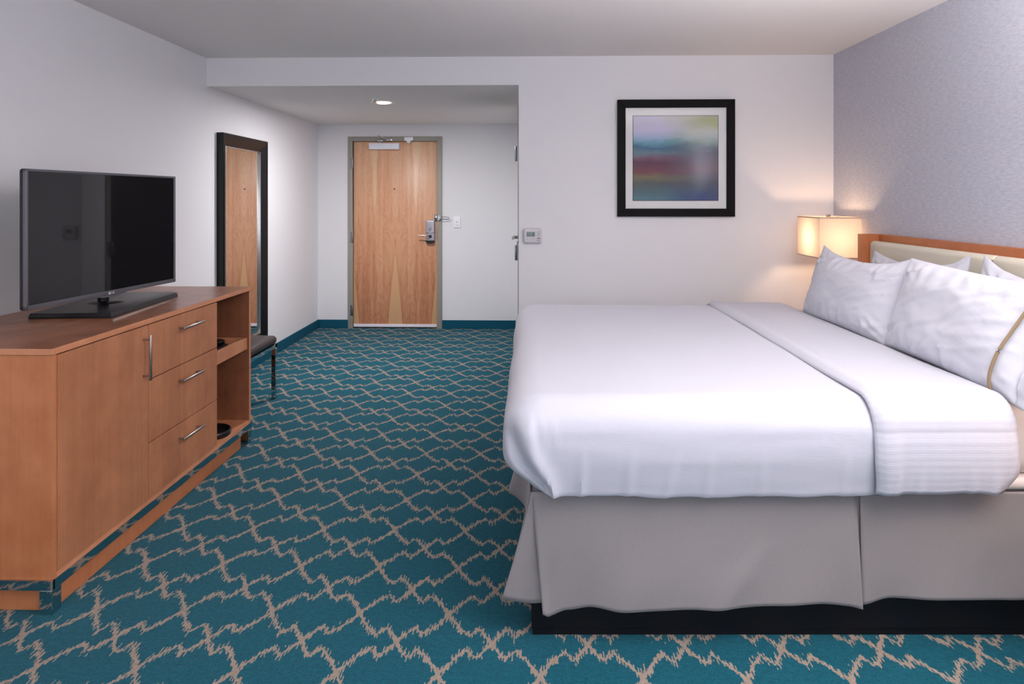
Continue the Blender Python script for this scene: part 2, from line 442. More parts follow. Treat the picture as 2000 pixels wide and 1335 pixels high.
# baseboards (carpet base)
def bb(name, *a):
    b = B(); box(b, *a, bev=.003); return st(name, b, 'teal_base')
bb('baseboard_left', XL, XL+.012, YB, D1, 0, .092)
b = B(); box(b, XL+.012, DX0-.052, D1-.012, D1, 0, .092, bev=.003); box(b, DX1+.052, XC, D1-.012, D1, 0, .092, bev=.003)
st('baseboard_far', b, 'teal_base')
b = B(); box(b, XC, XR, D2-.012, D2, 0, .092, bev=.003); st('baseboard_center', b, 'teal_base')
b = B(); box(b, XR-.012, XR, YB, D2-.012, 0, .092, bev=.003); st('baseboard_right', b, 'teal_base')
b = B(); box(b, XC-.012, XC, D2, BY0-.05, 0, .092); box(b, XC-.012, XC, BY1+.05, D1-.012, 0, .092); st('baseboard_hallway', b, 'teal_base')

# ---------------------------------------------------------------- entry door
door = thing('door_1', None, None, (-1.464, D1, 0), kind='structure')
b = B(); fw = .05
box(b, DX0-fw, DX0+.004, D1-.016, D1+.02, 0, DZ+fw, bev=.002); box(b, DX1-.004, DX1+fw, D1-.016, D1+.02, 0, DZ+fw, bev=.002)
box(b, DX0+.004, DX1-.004, D1-.016, D1+.02, DZ, DZ+fw, bev=.002)
obj('door_frame', b, 'greige', door)
b = B(); box(b, DX0-.01, DX1+.01, D1+.07, D1+.1, 0, DZ+.01); obj('door_light_block', b, 'black_plastic', door)  # added black sheet closing the opening, keeps outside light out of the leaf gaps
b = B(); box(b, DX0+.006, DX1-.007, D1+.012, D1+.055, .008, DZ-.004, bev=.002)
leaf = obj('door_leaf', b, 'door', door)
b = B(); box(b, DX0+.008, DX1-.009, D1+.004, D1+.012, .014, .044, bev=.001)
for i in range(6): cyl(b, (DX0+.08+i*.15, D1+.004, .034), (DX0+.08+i*.15, D1+.001, .034), .004, 8)
obj('door_sweep', b, 'alu', leaf)
b = B(); cyl(b, (-1.472, D1+.013, 1.505), (-1.472, D1+.007, 1.505), .008, 16); obj('peephole', b, 'black_plastic', leaf)
for z in (.195, .985, 1.783):
    b = B(); cyl(b, (DX0+.002, D1-.018, z-.058), (DX0+.002, D1-.018, z+.058), .008, 14, bev=.001)
    box(b, DX0-.022, DX0, D1-.018, D1-.015, z-.057, z+.057); obj('hinge', b, 'steel', door)
# closer
b = B(); box(b, -1.737, -1.411, D1-.055, D1+.012, 1.932, 1.998, bev=.003); cl = obj('door_closer', b, 'alu', leaf)
b = B(); cyl(b, (-1.62, D1-.03, 1.998), (-1.62, D1-.03, 2.022), .012, 12)
box(b, -1.645, -1.585, D1-.05, D1-.016, 2.018, 2.030, bev=.002)
tube(b, [(-1.62, D1-.03, 2.024), (-1.60, D1-.09, 2.045), (-1.60, D1-.22, 2.062)], .006)
tube(b, [(-1.60, D1-.22, 2.062), (-1.56, D1-.1, 2.045), (-1.51, D1-.02, 2.040)], .005)
box(b, -1.55, -1.49, D1-.024, D1-.016, 2.026, 2.05, bev=.002)
obj('closer_arm', b, 'chrome', cl)
# roller catch / strike on the head
b = B(); box(b, -1.356, -1.262, D1-.04, D1-.016, 2.024, 2.064, bev=.003); box(b, -1.33, -1.29, D1-.045, D1-.016, 2.004, 2.026, bev=.003)
box(b, -1.325, -1.295, D1-.046, D1-.038, 2.036, 2.052, bev=.003); cyl(b, (-1.31, D1-.03, 2.004), (-1.31, D1-.03, 1.994), .006, 10)
obj('door_catch', b, 'white_plastic', door)
# electronic lock
b = B(); rounded(b, (-1.128, D1-.03, .935), (-1.032, D1+.013, 1.17), (.012, .012, .012), .05, 4)
lk = obj('door_lock', b, 'lockgrey', leaf)
b = B(); prism(b, [(-1.128, .952), (-1.032, .952), (-1.036, .93), (-1.06, .918), (-1.10, .918), (-1.124, .93)], 1, D1-.032, D1+.012)
obj('lock_lower_cap', b, 'black_plastic', lk)
b = B(); pts = [(-1.125+.09*i/8, D1-.031, 1.036-.006*math.sin(PI*i/8)) for i in range(9)]
tube(b, pts[:4], .0025, 6); tube(b, pts[5:], .0025, 6)
tube(b, [(-1.087, D1-.031, 1.085), (-1.086, D1-.031, 1.06), (-1.079, D1-.031, 1.055), (-1.073, D1-.031, 1.062), (-1.072, D1-.031, 1.095)], .0022, 6)
obj('lock_marking', b, 'black_plastic', lk)
b = B(); cyl(b, (-1.078, D1-.03, .999), (-1.078, D1-.05, .999), .017, 18, bev=.002)
obj('lever_rose', b, 'black_plastic', lk)
b = B(); tube(b, [(-1.078, D1-.045, .999), (-1.08, D1-.068, 1.0), (-1.10, D1-.075, 1.003), (-1.15, D1-.074, 1.008), (-1.208, D1-.072, 1.008)], .0065, 10)
obj('lever_handle', b, 'nickel', lk)
b = B(); box(b, DX1-.006, DX1+.006, D1-.0175, D1-.014, .96, 1.1); obj('strike_plate', b, 'steel', door)
# swing bar latch
b = B(); box(b, -1.045, -1.012, D1-.001, D1+.012, 1.158, 1.232, bev=.003); ball(b, (-1.028, D1-.014, 1.196), .012, 12)
obj('latch_catch', b, 'chrome', leaf)
b = B(); box(b, -.998, -.966, D1-.026, D1-.016, 1.16, 1.226, bev=.003); cyl(b, (-.985, D1-.034, 1.168), (-.985, D1-.034, 1.222), .009, 12)
tube(b, [(-.985, D1-.034, 1.182), (-.95, D1-.05, 1.182), (-.88, D1-.05, 1.182), (-.868, D1-.05, 1.192), (-.88, D1-.05, 1.204), (-.95, D1-.05, 1.206), (-.985, D1-.034, 1.206)], .0038, 8)
obj('swing_latch', b, 'chrome', door)

# bathroom door in the hallway wall
d2 = thing('door_2', None, None, (XC, (BY0+BY1)/2, 0), kind='structure')
b = B(); 
box(b, XC-.010, XC+.03, BY0-.04, BY0+.005, 0, 2.09); box(b, XC-.010, XC+.03, BY1-.005, BY1+.04, 0, 2.09); box(b, XC-.010, XC+.03, BY0, BY1, 2.045, 2.09)
obj('door_frame', b, 'greige', d2)
b = B(); box(b, XC+.002, XC+.042, BY0+.008, BY1-.008, .01, 2.042, bev=.002); lf2 = obj('door_leaf', b, 'espresso', d2)
for z in (.25, 1.0, 1.735):
    b = B(); cyl(b, (XC-.024, BY0+.006, z-.056), (XC-.024, BY0+.006, z+.056), .009, 14, bev=.001)
    box(b, XC-.014, XC-.010, BY0-.03, BY0+.005, z-.055, z+.055); obj('hinge', b, 'steel', d2)
b = B(); box(b, XC-.034, XC+.002, BY1-.09, BY1-.045, .925, 1.035, bev=.003); obj('lock_plate', b, 'steel', lf2)
b = B(); tube(b, [(XC, BY1-.07, 1.072), (XC-.055, BY1-.07, 1.072), (XC-.062, BY1-.085, 1.072), (XC-.062, BY1-.19, 1.07)], .013, 12)
cyl(b, (XC-.002, BY1-.07, 1.072), (XC-.014, BY1-.07, 1.072), .024, 18)
obj('lever_handle', b, 'nickel', lf2)

# ---------------------------------------------------------------- wall-mounted things
sw = thing('light_switch', 'white rocker light switch plate on the wall right of the entry door', 'light switch', (-.793, D1, 1.085))
b = B(); rounded(b, (-.830, D1-.012, 1.087), (-.756, D1, 1.206), (.004, .004, .004), .06, 3); obj('switch_plate', b, 'white_plastic', sw)
b = B(); rounded(b, (-.810, D1-.016, 1.111), (-.776, D1-.010, 1.181), (.002, .002, .002), .06, 2); rk = obj('rocker', b, 'white_plastic', sw)
b = B(); box(b, -.799, -.785, D1-.0175, D1-.016, 1.149, 1.155); obj('indicator', b, 'dark_mark', rk)

th = thing('thermostat', 'white digital thermostat on the wall beside the hallway corner', 'thermostat', (.014, D2, 1.085))
b = B(); rounded(b, (-.052, D2-.026, 1.087), (.080, D2, 1.195), (.02, .010, .02), .04, 5); bd = obj('housing', b, 'grey_plastic', th)
b = B(); rounded(b, (-.046, D2-.030, 1.096), (.072, D2-.022, 1.190), (.014, .004, .014), .04, 4); obj('cover', b, 'grey_plastic', th)
b = B(); box(b, -.028, .032, D2-.0315, D2-.0295, 1.136, 1.169, bev=.001); lc = obj('display', b, 'lcd', th)
b = B(); box(b, .018, .022, D2-.0325, D2-.031, 1.139, 1.166); obj('display_digits', b, 'dark_mark', lc)
for x in (-.022, .001, .023):
    b = B(); rounded(b, (x-.007, D2-.033, 1.117), (x+.007, D2-.029, 1.125), (.002, .0015, .002), .02, 2); obj('button', b, 'grey_plastic', th)
for x, w in ((-.022, .006), (.001, .004), (.023, .007)):
    b = B(); box(b, x-w/2, x+w/2, D2-.0335, D2-.0325, 1.1205, 1.1225); obj('printed_mark', b, 'dark_mark', th)
for cz in (1.164, 1.146):
    b = B(); tube(b, [(.056+.008*math.cos(a*PI/8), D2-.0308, cz+.008*math.sin(a*PI/8)) for a in range(17)], .0008, 5); obj('printed_ring', b, 'dark_mark', th)
b = B(); box(b, .045, .068, D2-.0312, D2-.0298, 1.120, 1.127); box(b, .045, .066, D2-.0312, D2-.0298, 1.108, 1.112); obj('printed_legend', b, 'red_mark', th)

pic = thing('framed_print', 'square abstract seascape print in a wide black frame with white mat', 'picture', (1.012, D2, 1.275))
def frame_bm(x0, x1, z0, z1, w, y0, y1, bev=.003):
    b = B(); 
    for poly in ([(x0, z0), (x1, z0), (x1-w, z0+w), (x0+w, z0+w)], [(x0, z1), (x1, z1), (x1-w, z1-w), (x0+w, z1-w)],
                 [(x0, z0), (x0, z1), (x0+w, z1-w), (x0+w, z0+w)], [(x1, z0), (x1, z1), (x1-w, z1-w), (x1-w, z0+w)]):
        t = B(); prism(t, poly, 1, y0, y1); bmesh.ops.recalc_face_normals(t, faces=t.faces)
        if bev: bmesh.ops.bevel(t, geom=list(t.edges), offset=bev, segments=1, affect='EDGES')
        join(b, t)
    return b
obj('frame', frame_bm(.606, 1.418, 1.276, 2.090, .056, D2-.030, D2-.001, .002), 'pic_frame', pic)
b = B(); box(b, .65, 1.375, D2-.012, D2-.004, 1.32, 2.046); obj('mat_board', b, 'mat_board', pic)
b = B(); box(b, .713, 1.307, D2-.0132, D2-.012, 1.386, 1.980); obj('print_border', b, 'pic_frame', pic)
b = B(); box(b, .7165, 1.3035, D2-.0145, D2-.013, 1.3895, 1.9765); obj('print', b, 'art', pic)
b = B(); v = [b.verts.new(p) for p in ((.655, D2-.018, 1.325), (1.37, D2-.018, 1.325), (1.37, D2-.018, 2.042), (.655, D2-.018, 2.042))]; b.faces.new(v)
obj('glazing', b, 'glazing', pic, False)

# tall mirror on the left wall
mi = thing('wall_mirror', 'tall dark framed mirror on the left wall reflecting the entry door', 'mirror', (XL, 5.38, .17))
MY0, MY1, MZ0, MZ1, fw = 4.952, 5.800, .17, 1.888, .092
def mframe(y0, y1, z0, z1, w):
    b = B()
    # profile across the width: outer edge proud, sloping down to the glass
    prof = [(0, 0), (0, .050), (.010, .055), (.030, .052), (w, .022), (w, 0)]
    cs = [(y0, z0, 1, 1), (y1, z0, -1, 1), (y1, z1, -1, -1), (y0, z1, 1, -1)]
    rings = [[b.verts.new((XL+.001+d, y+sy*o_, z+sz*o_)) for o_, d in prof] for y, z, sy, sz in cs]
    for i in range(4):
        r0, r1 = rings[i], rings[(i+1) % 4]
        for k in range(len(prof)): b.faces.new((r0[k], r0[(k+1) % len(prof)], r1[(k+1) % len(prof)], r1[k]))
    return b
obj('mirror_frame', mframe(MY0, MY1, MZ0, MZ1, fw), 'mirror_frame', mi, False)
b = B(); w2 = .008
a0, a1, c0, c1 = MY0+fw, MY1-fw, MZ0+fw, MZ1-fw
for q in ((a0, a1, c1-w2, c1), (a0, a1, c0, c0+w2), (a0, a0+w2, c0, c1), (a1-w2, a1, c0, c1)):
    box(b, XL+.006, XL+.028, *q, bev=.003)
obj('silver_lip', b, 'silver_lip', mi)
b = B(); box(b, XL+.004, XL+.012, a0+.005, a1-.005, c0+.005, c1-.005); obj('mirror_glass', b, 'mirror', mi, False)

# ceiling things
dl = thing('recessed_downlight', 'round recessed downlight glowing warm in the hallway ceiling', 'ceiling light', (-1.22, 5.62, HS-.02))
b = B(); n = 40; prof = [(.068, 0), (.070, -.004), (.098, -.004), (.100, 0)]
rings = [[b.verts.new((-1.22+r*math.cos(2*PI*k/n), 5.62+r*math.sin(2*PI*k/n), HS+z-.001)) for k in range(n)] for r, z in prof]
for i in range(3):
    for k in range(n): b.faces.new((rings[i][k], rings[i][(k+1) % n], rings[i+1][(k+1) % n], rings[i+1][k]))
obj('trim_ring', b, 'white_plastic', dl)
b = B(); ball(b, (-1.22, 5.62, HS+.002), .067, 32, (1, 1, .28)); obj('light_lens', b, 'lens', dl)
sp = thing('fire_sprinkler', 'small white pendant fire sprinkler beside the hallway downlight', 'sprinkler', (-1.245, 5.43, HS-.03))
b = B(); cyl(b, (-1.245, 5.43, HS-.001), (-1.245, 5.43, HS-.006), .032, 24, bev=.001); obj('escutcheon', b, 'white_plastic', sp)
b = B(); cyl(b, (-1.245, 5.43, HS-.005), (-1.245, 5.43, HS-.030), .007, 12); cyl(b, (-1.245, 5.43, HS-.030), (-1.245, 5.43, HS-.033), .022, 16)
tube(b, [(-1.26, 5.43, HS-.006), (-1.263, 5.43, HS-.018), (-1.247, 5.43, HS-.03)], .002, 6); tube(b, [(-1.23, 5.43, HS-.006), (-1.227, 5.43, HS-.018), (-1.243, 5.43, HS-.03)], .002, 6)
obj('sprinkler_head', b, 'chrome', sp)

# ---------------------------------------------------------------- dresser
DXF, DXB, DY0, DY1, DTOP = -1.61, -2.29, 2.258, 3.889, .895
dr = thing('dresser', 'honey maple dresser with drawers and open shelves under the television', 'dresser', (-1.95, 3.07, 0))
b = B(); box(b, DXB, DXF+.002, DY0-.004, DY1+.002, DTOP-.022, DTOP, bev=.0015); o = obj('top_panel', b, 'maple_top', dr, False)
o.data.materials.append(M['maple_edge'])
for p in o.data.polygons:
    if abs(p.normal.z) < .5: p.material_index = 1
ZB = .115
def panel(name, *a, mat='maple', parent=dr, bev=.001):
    b = B(); box(b, *a, bev=bev); return obj(name, b, mat, parent, False)
panel('side_panel', DXB, DXF, DY0, DY0+.020, ZB, DTOP-.023, mat='maple_end')
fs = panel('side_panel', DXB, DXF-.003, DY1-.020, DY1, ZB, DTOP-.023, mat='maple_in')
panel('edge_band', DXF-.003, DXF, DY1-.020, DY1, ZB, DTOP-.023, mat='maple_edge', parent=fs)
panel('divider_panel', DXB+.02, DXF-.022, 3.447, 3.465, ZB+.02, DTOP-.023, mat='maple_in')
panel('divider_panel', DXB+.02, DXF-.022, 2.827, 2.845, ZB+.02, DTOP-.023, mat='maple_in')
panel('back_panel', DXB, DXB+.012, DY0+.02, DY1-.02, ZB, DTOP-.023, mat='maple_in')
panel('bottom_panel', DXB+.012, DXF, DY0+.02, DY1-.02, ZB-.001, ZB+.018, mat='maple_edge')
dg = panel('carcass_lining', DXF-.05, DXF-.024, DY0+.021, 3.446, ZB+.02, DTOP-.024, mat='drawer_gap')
# door
g = .0022
dd = panel('door', DXF-.020, DXF, DY0+.021+g, 2.836-g, ZB+.016, DTOP-.023-g*1.5)
zs = [DTOP-.023-g*1.5, .636, .370, ZB+.016]
def bar_handle(p0, p1, parent, out=.032, inset=.02, r=.0055):
    b = B(); p0, p1 = Vector(p0), Vector(p1); d = (p1-p0).normalized()
    cyl(b, p0+Vector((out, 0, 0)), p1+Vector((out, 0, 0)), r, 14, bev=.001)
    for q in (p0+d*inset, p1-d*inset): cyl(b, q, q+Vector((out, 0, 0)), .0042, 10)
    return obj('handle', b, 'nickel', parent)
bar_handle((DXF, 2.795, .645), (DXF, 2.795, .835), dd)
for i in range(3):
    w = panel('drawer', DXF-.020, DXF, 2.836+g, 3.465, zs[i+1]+g, zs[i]-(g if i else 0))
    zc = zs[i]-.060 if i == 0 else zs[i]-.066
    bar_handle((DXF, 3.065, zc), (DXF, 3.265, zc), w)
# open bay: pull-out tray
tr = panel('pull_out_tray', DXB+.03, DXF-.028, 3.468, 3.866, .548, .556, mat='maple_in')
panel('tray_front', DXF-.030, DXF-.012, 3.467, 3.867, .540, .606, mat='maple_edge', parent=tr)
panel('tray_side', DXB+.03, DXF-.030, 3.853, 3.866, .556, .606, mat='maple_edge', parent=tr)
# chrome base frame + timber plinth
b = B(); lw = .045
box(b, DXB, DXF+.003, DY0-.006, DY0+.006, .082, .115); box(b, DXF-.012, DXF+.003, DY0, DY1, .082, .115); box(b, DXB, DXF, DY1-.010, DY1+.003, .082, .115)
obj('base_rail', b, 'chrome', dr, False)
for x in (DXF-lw+.003, DXB):
    for y in (DY0-.006, DY1-lw+.003):
        b = B(); box(b, x, x+lw, y, y+lw, 0, .082 if 1 else 0, bev=.0015); obj('leg', b, 'chrome', dr, False)
panel('plinth', DXB+.03, DXF-.016, DY0+.02, DY1-.1, .001, .083, mat='maple_end')
# things kept in the open bay
ap = thing('appliance', 'small black rounded device lying in the pull-out tray of the dresser', 'device', (-1.775, 3.65, .556))
b = B(); rounded(b, (-1.87, 3.56, .5565), (-1.675, 3.765, .600), (.03, .03, .016), .04, 5); bo = obj('body', b, 'black_plastic', ap)
b = B(); rounded(b, (-1.85, 3.68, .597), (-1.69, 3.745, .626), (.02, .018, .011), .04, 5); obj('lid', b, 'black_gloss', ap)
wb = thing('round_tray', 'low black round container on the bottom open shelf of the dresser', 'container', (-1.716, 3.62, ZB+.018))
b = B(); n = 36
prof = [(0, .004), (.088, .004), (.112, .19), (.118, .19), (.118, .198), (.105, .198), (.085, .012), (0, .012)]
prof = [(0, 0), (.10, 0), (.104, .022), (.100, .030), (.094, .030), (.09, .01), (0, .01)]
rings = []
for r, z in prof: rings.append([b.verts.new((-1.716+max(r, .0005)*math.cos(2*PI*k/n), 3.62+max(r, .0005)*math.sin(2*PI*k/n), ZB+.018+z)) for k in range(n)])
for i in range(len(rings)-1):
    for k in range(n): b.faces.new((rings[i][k], rings[i][(k+1) % n], rings[i+1][(k+1) % n], rings[i+1][k]))
wbo = obj('tray_body', b, 'black_plastic', wb)

# ---------------------------------------------------------------- television
tv = thing('television', 'black flat television with grey bezel standing on the dresser', 'television', (-1.95, 3.12, DTOP))
# stand base (swivel stand, not parallel with the screen)
def xf(bm, ang, c):
    bm.transform(Matrix.Translation(c) @ Matrix.Rotation(ang, 4, 'Z'))
b = B(); poly_b = [(-.185, -.335), (.15, -.335), (.155, -.33), (.165, .30), (.12, .335), (-.145, .335), (-.19, 0)]
prism(b, poly_b, 2, 0, .008)
t2 = [(x*.975, y*.985) for x, y in poly_b]
top = B(); v0 = [top.verts.new((x, y, .008)) for x, y in poly_b]; v1 = [top.verts.new((x, y, .022)) for x, y in t2]
for i in range(len(v0)): top.faces.new((v0[i], v0[(i+1) % len(v0)], v1[(i+1) % len(v1)], v1[i]))
top.faces.new(v1); join(b, top)
xf(b, math.radians(5.5), (-1.955, 3.16, DTOP+.0005)); sb = obj('stand_base', b, 'black_gloss', tv, False)
b = B(); cyl(b, (-1.985, 3.14, DTOP+.02), (-1.985, 3.14, DTOP+.030), .085, 32, r2=.06); cyl(b, (-1.998, 3.14, DTOP+.028), (-1.998, 3.14, DTOP+.16), .024, 24)
obj('stand_neck', b, 'black_gloss', tv)
ANG = math.atan2(-.095, .955)   # screen turned a little toward the bed
TC = Vector((-1.94, 3.11, .957)); TW, THh = .961, .563
def tvx(bm): xf(bm, ANG, TC)
# local: x = outward normal, y = along width, z up
b = B(); rounded(b, (-.030, -TW/2, 0), (-.004, TW/2, THh), (.010, .012, .012), .2, 4); tvx(b); body = obj('back_housing', b, 'black_plastic', tv)
b = B(); rounded(b, (-.058, -.30, .06), (-.02, .30, .40), (.02, .04, .04), .2, 4); tvx(b); obj('back_bulge', b, 'black_plastic', body)
b = B(); bw = .013
for (y0, y1, z0, z1) in ((-TW/2+.001, TW/2-.001, THh-.012, THh-.001), (-TW/2+.001, TW/2-.001, .001, .020), (-TW/2+.001, -TW/2+bw, .001, THh-.001), (TW/2-bw, TW/2-.001, .001, THh-.001)):
    box(b, -.012, .003, y0, y1, z0, z1, bev=.002)
prism(b, [(y, .002-.012*max(0, 1-(y/.11)**2)**1.0) for y in [-.11+.22*i/12 for i in range(13)]] + [(.11, .004), (-.11, .004)], 0, -.012, .002)
tvx(b); obj('bezel', b, 'tv_bezel', tv, False)
b = B(); box(b, -.010, -.001, -TW/2+bw-.002, TW/2-bw+.002, .018, THh-.011); tvx(b); obj('screen', b, 'tv_screen', tv, False)
# round logo and two letters in silver
b = B(); cyl(b, (.0030, -.016, .0085), (.0040, -.016, .0085), .0062, 20)
def seg(y0, y1, z0, z1): box(b, .0030, .0040, y0, y1, z0, z1)
seg(-.004, -.002, .004, .0135); seg(-.004, .003, .004, .006)
seg(.006, .008, .004, .0135); seg(.006, .014, .0115, .0135); seg(.006, .014, .004, .006); seg(.012, .014, .004, .009); seg(.010, .014, .008, .0095)
tvx(b); obj('maker_logo', b, 'logo', tv, False)

# ---------------------------------------------------------------- stool
sx0, sx1, sy0, sy1 = -2.27, -1.782, 4.24, 4.755
so = thing('stool', 'low stool with dark brown leather seat and chrome legs beyond the dresser', 'stool', ((sx0+sx1)/2, (sy0+sy1)/2, 0))
def seatfn(p):
    cx, cy = (p.x-(sx0+sx1)/2)/.245, (p.y-(sy0+sy1)/2)/.26
    if p.z > .40: p.z += .018*(1-min(1, cx*cx))*(1-min(1, cy*cy))
    return p
b = B(); rounded(b, (sx0-.004, sy0-.004, .383), (sx1+.004, sy1+.004, .442), (.03, .03, .026), .04, 5, seatfn); obj('seat', b, 'leather', so)
b = B(); 
box(b, sx0, sx1, sy0, sy0+.028, .358, .383); box(b, sx0, sx1, sy1-.028, sy1, .358, .383); box(b, sx0, sx0+.028, sy0, sy1, .358, .383); box(b, sx1-.028, sx1, sy0, sy1, .358, .383)
obj('seat_frame', b, 'chrome', so, False)
for x in (sx0, sx1-.030):
    for y in (sy0, sy1-.030):
        b = B(); box(b, x, x+.030, y, y+.030, 0, .358, bev=.0015); obj('leg', b, 'chrome', so, False)

# ---------------------------------------------------------------- bed
BX0, BX1, BYN, BYF = .003, 1.955, 2.191, 4.12
bed = thing('bed', 'king bed with grey skirt on a black plinth', 'bed', (1.03, 3.155, 0))
b = B(); box(b, BX0, BX1, BYN, BYF, .022, .20, bev=.002); box(b, BX0+.004, BX1, BYN+.004, BYF-.004, 0, .022)
obj('bed_base', b, 'base_black', bed, False)
b = B(); rounded(b, (BX0-.001, BYN-.006, .20), (BX1, BYF-.01, .468), (.02, .02, .02), .3, 4); obj('box_spring', b, 'skirt', bed)
def matfn(p):
    return Vector((p.x, p.y+.004*nz(p.x*5, p.z*9, p.y), p.z+.003*nz(p.x*4, p.y*4, 1)))
b = B(); rounded(b, (BX0+.02, BYN-.005, .502), (BX1, BYF, .748), (.06, .07, .07), .06, 6, matfn)
mt = obj('mattress', b, 'mattress', bed)
b = B(); rounded(b, (BX0+.01, BYN-.018, .470), (BX1, BYF+.01, .508), (.015, .018, .018), .08, 4, matfn)
obj('mattress_pad', b, 'mattress', mt)

# skirt panels
hemtab = [(.0, .088), (.05, .079), (.12, .098), (.20, .111), (.30, .102), (.5, .112), (.9, .124), (1.0, .117), (1.045, .108)]
hemtab2 = [(1.052, .116), (1.15, .134), (1.5, .140), (2.06, .143)]
def skirt_side(x0, x1, tab, name, ytop=2.176, seedv=0.0):
    b = B(); nx, nzv = int((x1-x0)/.012), 34; g_ = []
    for i in range(nx+1):
        col = []; x = x0+(x1-x0)*i/nx; hz = lerp_tab(x, tab)
        for j in range(nzv+1):
            t = j/nzv; z = .466+(hz-.466)*t
            fl = t**1.3
            y = ytop-.022*fl - .028*fl*nz(x*3.2+seedv, t*.7, 2.0) - .006*t*nz(x*9+t*2, t*2, 5+seedv)
            y -= .010*fl*math.exp(-((x-x0)/.05)**2)
            y -= .012*fl*math.exp(-((x-x1)/.05)**2)
            y -= .012*t*math.exp(-(((x-.62)-(.9-t)*.28)/.05)**2)*smooth(.3, .8, t)
            y -= .010*t*math.exp(-(((x-1.55)-(.9-t)*.2)/.06)**2)*smooth(.3, .8, t)
            xx = x+.018*t*(-1 if i == 0 else 0)*0
            xq = x+(.035*t*max(0, 1-(x-x0)/.06) if x0 < .1 else 0)+.010*t*max(0, 1-(x1-x)/.05)*(x0 < .1)
            col.append(b.verts.new((xq, y, z)))
        g_.append(col)
    for i in range(nx):
        for j in range(nzv): b.faces.new((g_[i][j], g_[i+1][j], g_[i+1][j+1], g_[i][j+1]))
    o = obj(name, b, 'skirt', bed); m = o.modifiers.new('s', 'SOLIDIFY'); m.thickness = .003; m.offset = 1
    return o
skirt_side(.004, 1.036, hemtab, 'bed_skirt')
skirt_side(1.050, 1.955, hemtab2, 'bed_skirt', seedv=4)
# pleat backing behind the splits
b = B(); box(b, .98, 1.12, 2.1835, 2.1865, .125, .466); obj('skirt_pleat', b, 'skirt', bed, False)
b = B(); G_ = []
for i in range(17):
    u = i/16; row = []
    for j in range(25):
        t = j/24; z = .466-(.466-(.132-.022*math.sin(u*PI)))*t
        xa, xb = BX0-.002-.092*t**1.15, .085
        ya = 2.178-.012*t
        row.append(b.verts.new((xa+(xb-xa)*u, ya+(2.1845-ya)*u+.010*t*math.sin(u*PI*1.5), z)))
    G_.append(row)
for i in range(16):
    for j in range(24): b.faces.new((G_[i][j], G_[i+1][j], G_[i+1][j+1], G_[i][j+1]))
o = obj('skirt_pleat', b, 'skirt', bed); m = o.modifiers.new('s', 'SOLIDIFY'); m.thickness = .003
def skirt_foot(y0, y1, f0, f1, name):
    b = B(); ny, nzv = int((y1-y0)/.015), 26; g_ = []
    for i in range(ny+1):
        col = []; y = y0+(y1-y0)*i/ny
        for j in range(nzv+1):
            t = j/nzv; z = .466+(.105-.466)*t
            fl = t**1.15
            x = BX0-.004-.006*fl-f0*fl*math.exp(-((y-y0)/.11)**2)-f1*fl*math.exp(-((y-y1)/.13)**2)-.008*fl*nz(y*4, t, 9)
            col.append(b.verts.new((x, y, z)))
        g_.append(col)
    for i in range(ny):
        for j in range(nzv): b.faces.new((g_[i][j], g_[i+1][j], g_[i+1][j+1], g_[i][j+1]))
    o = obj(name, b, 'skirt', bed); m = o.modifiers.new('s', 'SOLIDIFY'); m.thickness = .003; m.offset = 0
    return o
skirt_foot(2.180, 3.06, .083, .09, 'bed_skirt')
skirt_foot(3.075, 4.125, .0, .10, 'bed_skirt')

# headboard
hb = thing('headboard', 'wooden headboard with cream padded panels on the wallpapered wall', 'headboard', (2.05, 3.155, 0))
HY0, HY1 = 2.06, 4.158
b = B(); box(b, 2.070, 2.100, HY0, HY1, 0, 1.190, bev=.002); obj('back_panel', b, 'headwood', hb, False)
for y in (HY0, HY1-.050):
    b = B(); box(b, 1.966, 2.070, y, y+.050, 0, 1.190, bev=.002); obj('wing_panel', b, 'headwood', hb, False)
ym = 3.03
for y0, y1 in ((HY0+.052, ym-.0005), (ym+.0005, HY1-.052)):
    b = B(); rounded(b, (2.010, y0, .45), (2.070, y1, 1.152), (.03, .010, .03), .1, 5); obj('cushion', b, 'cream', hb)
b = B(); cyl(b, (2.012, ym, 1.06), (2.012, ym, 1.135), .003, 8); obj('seam_tuft', b, 'seam', hb)

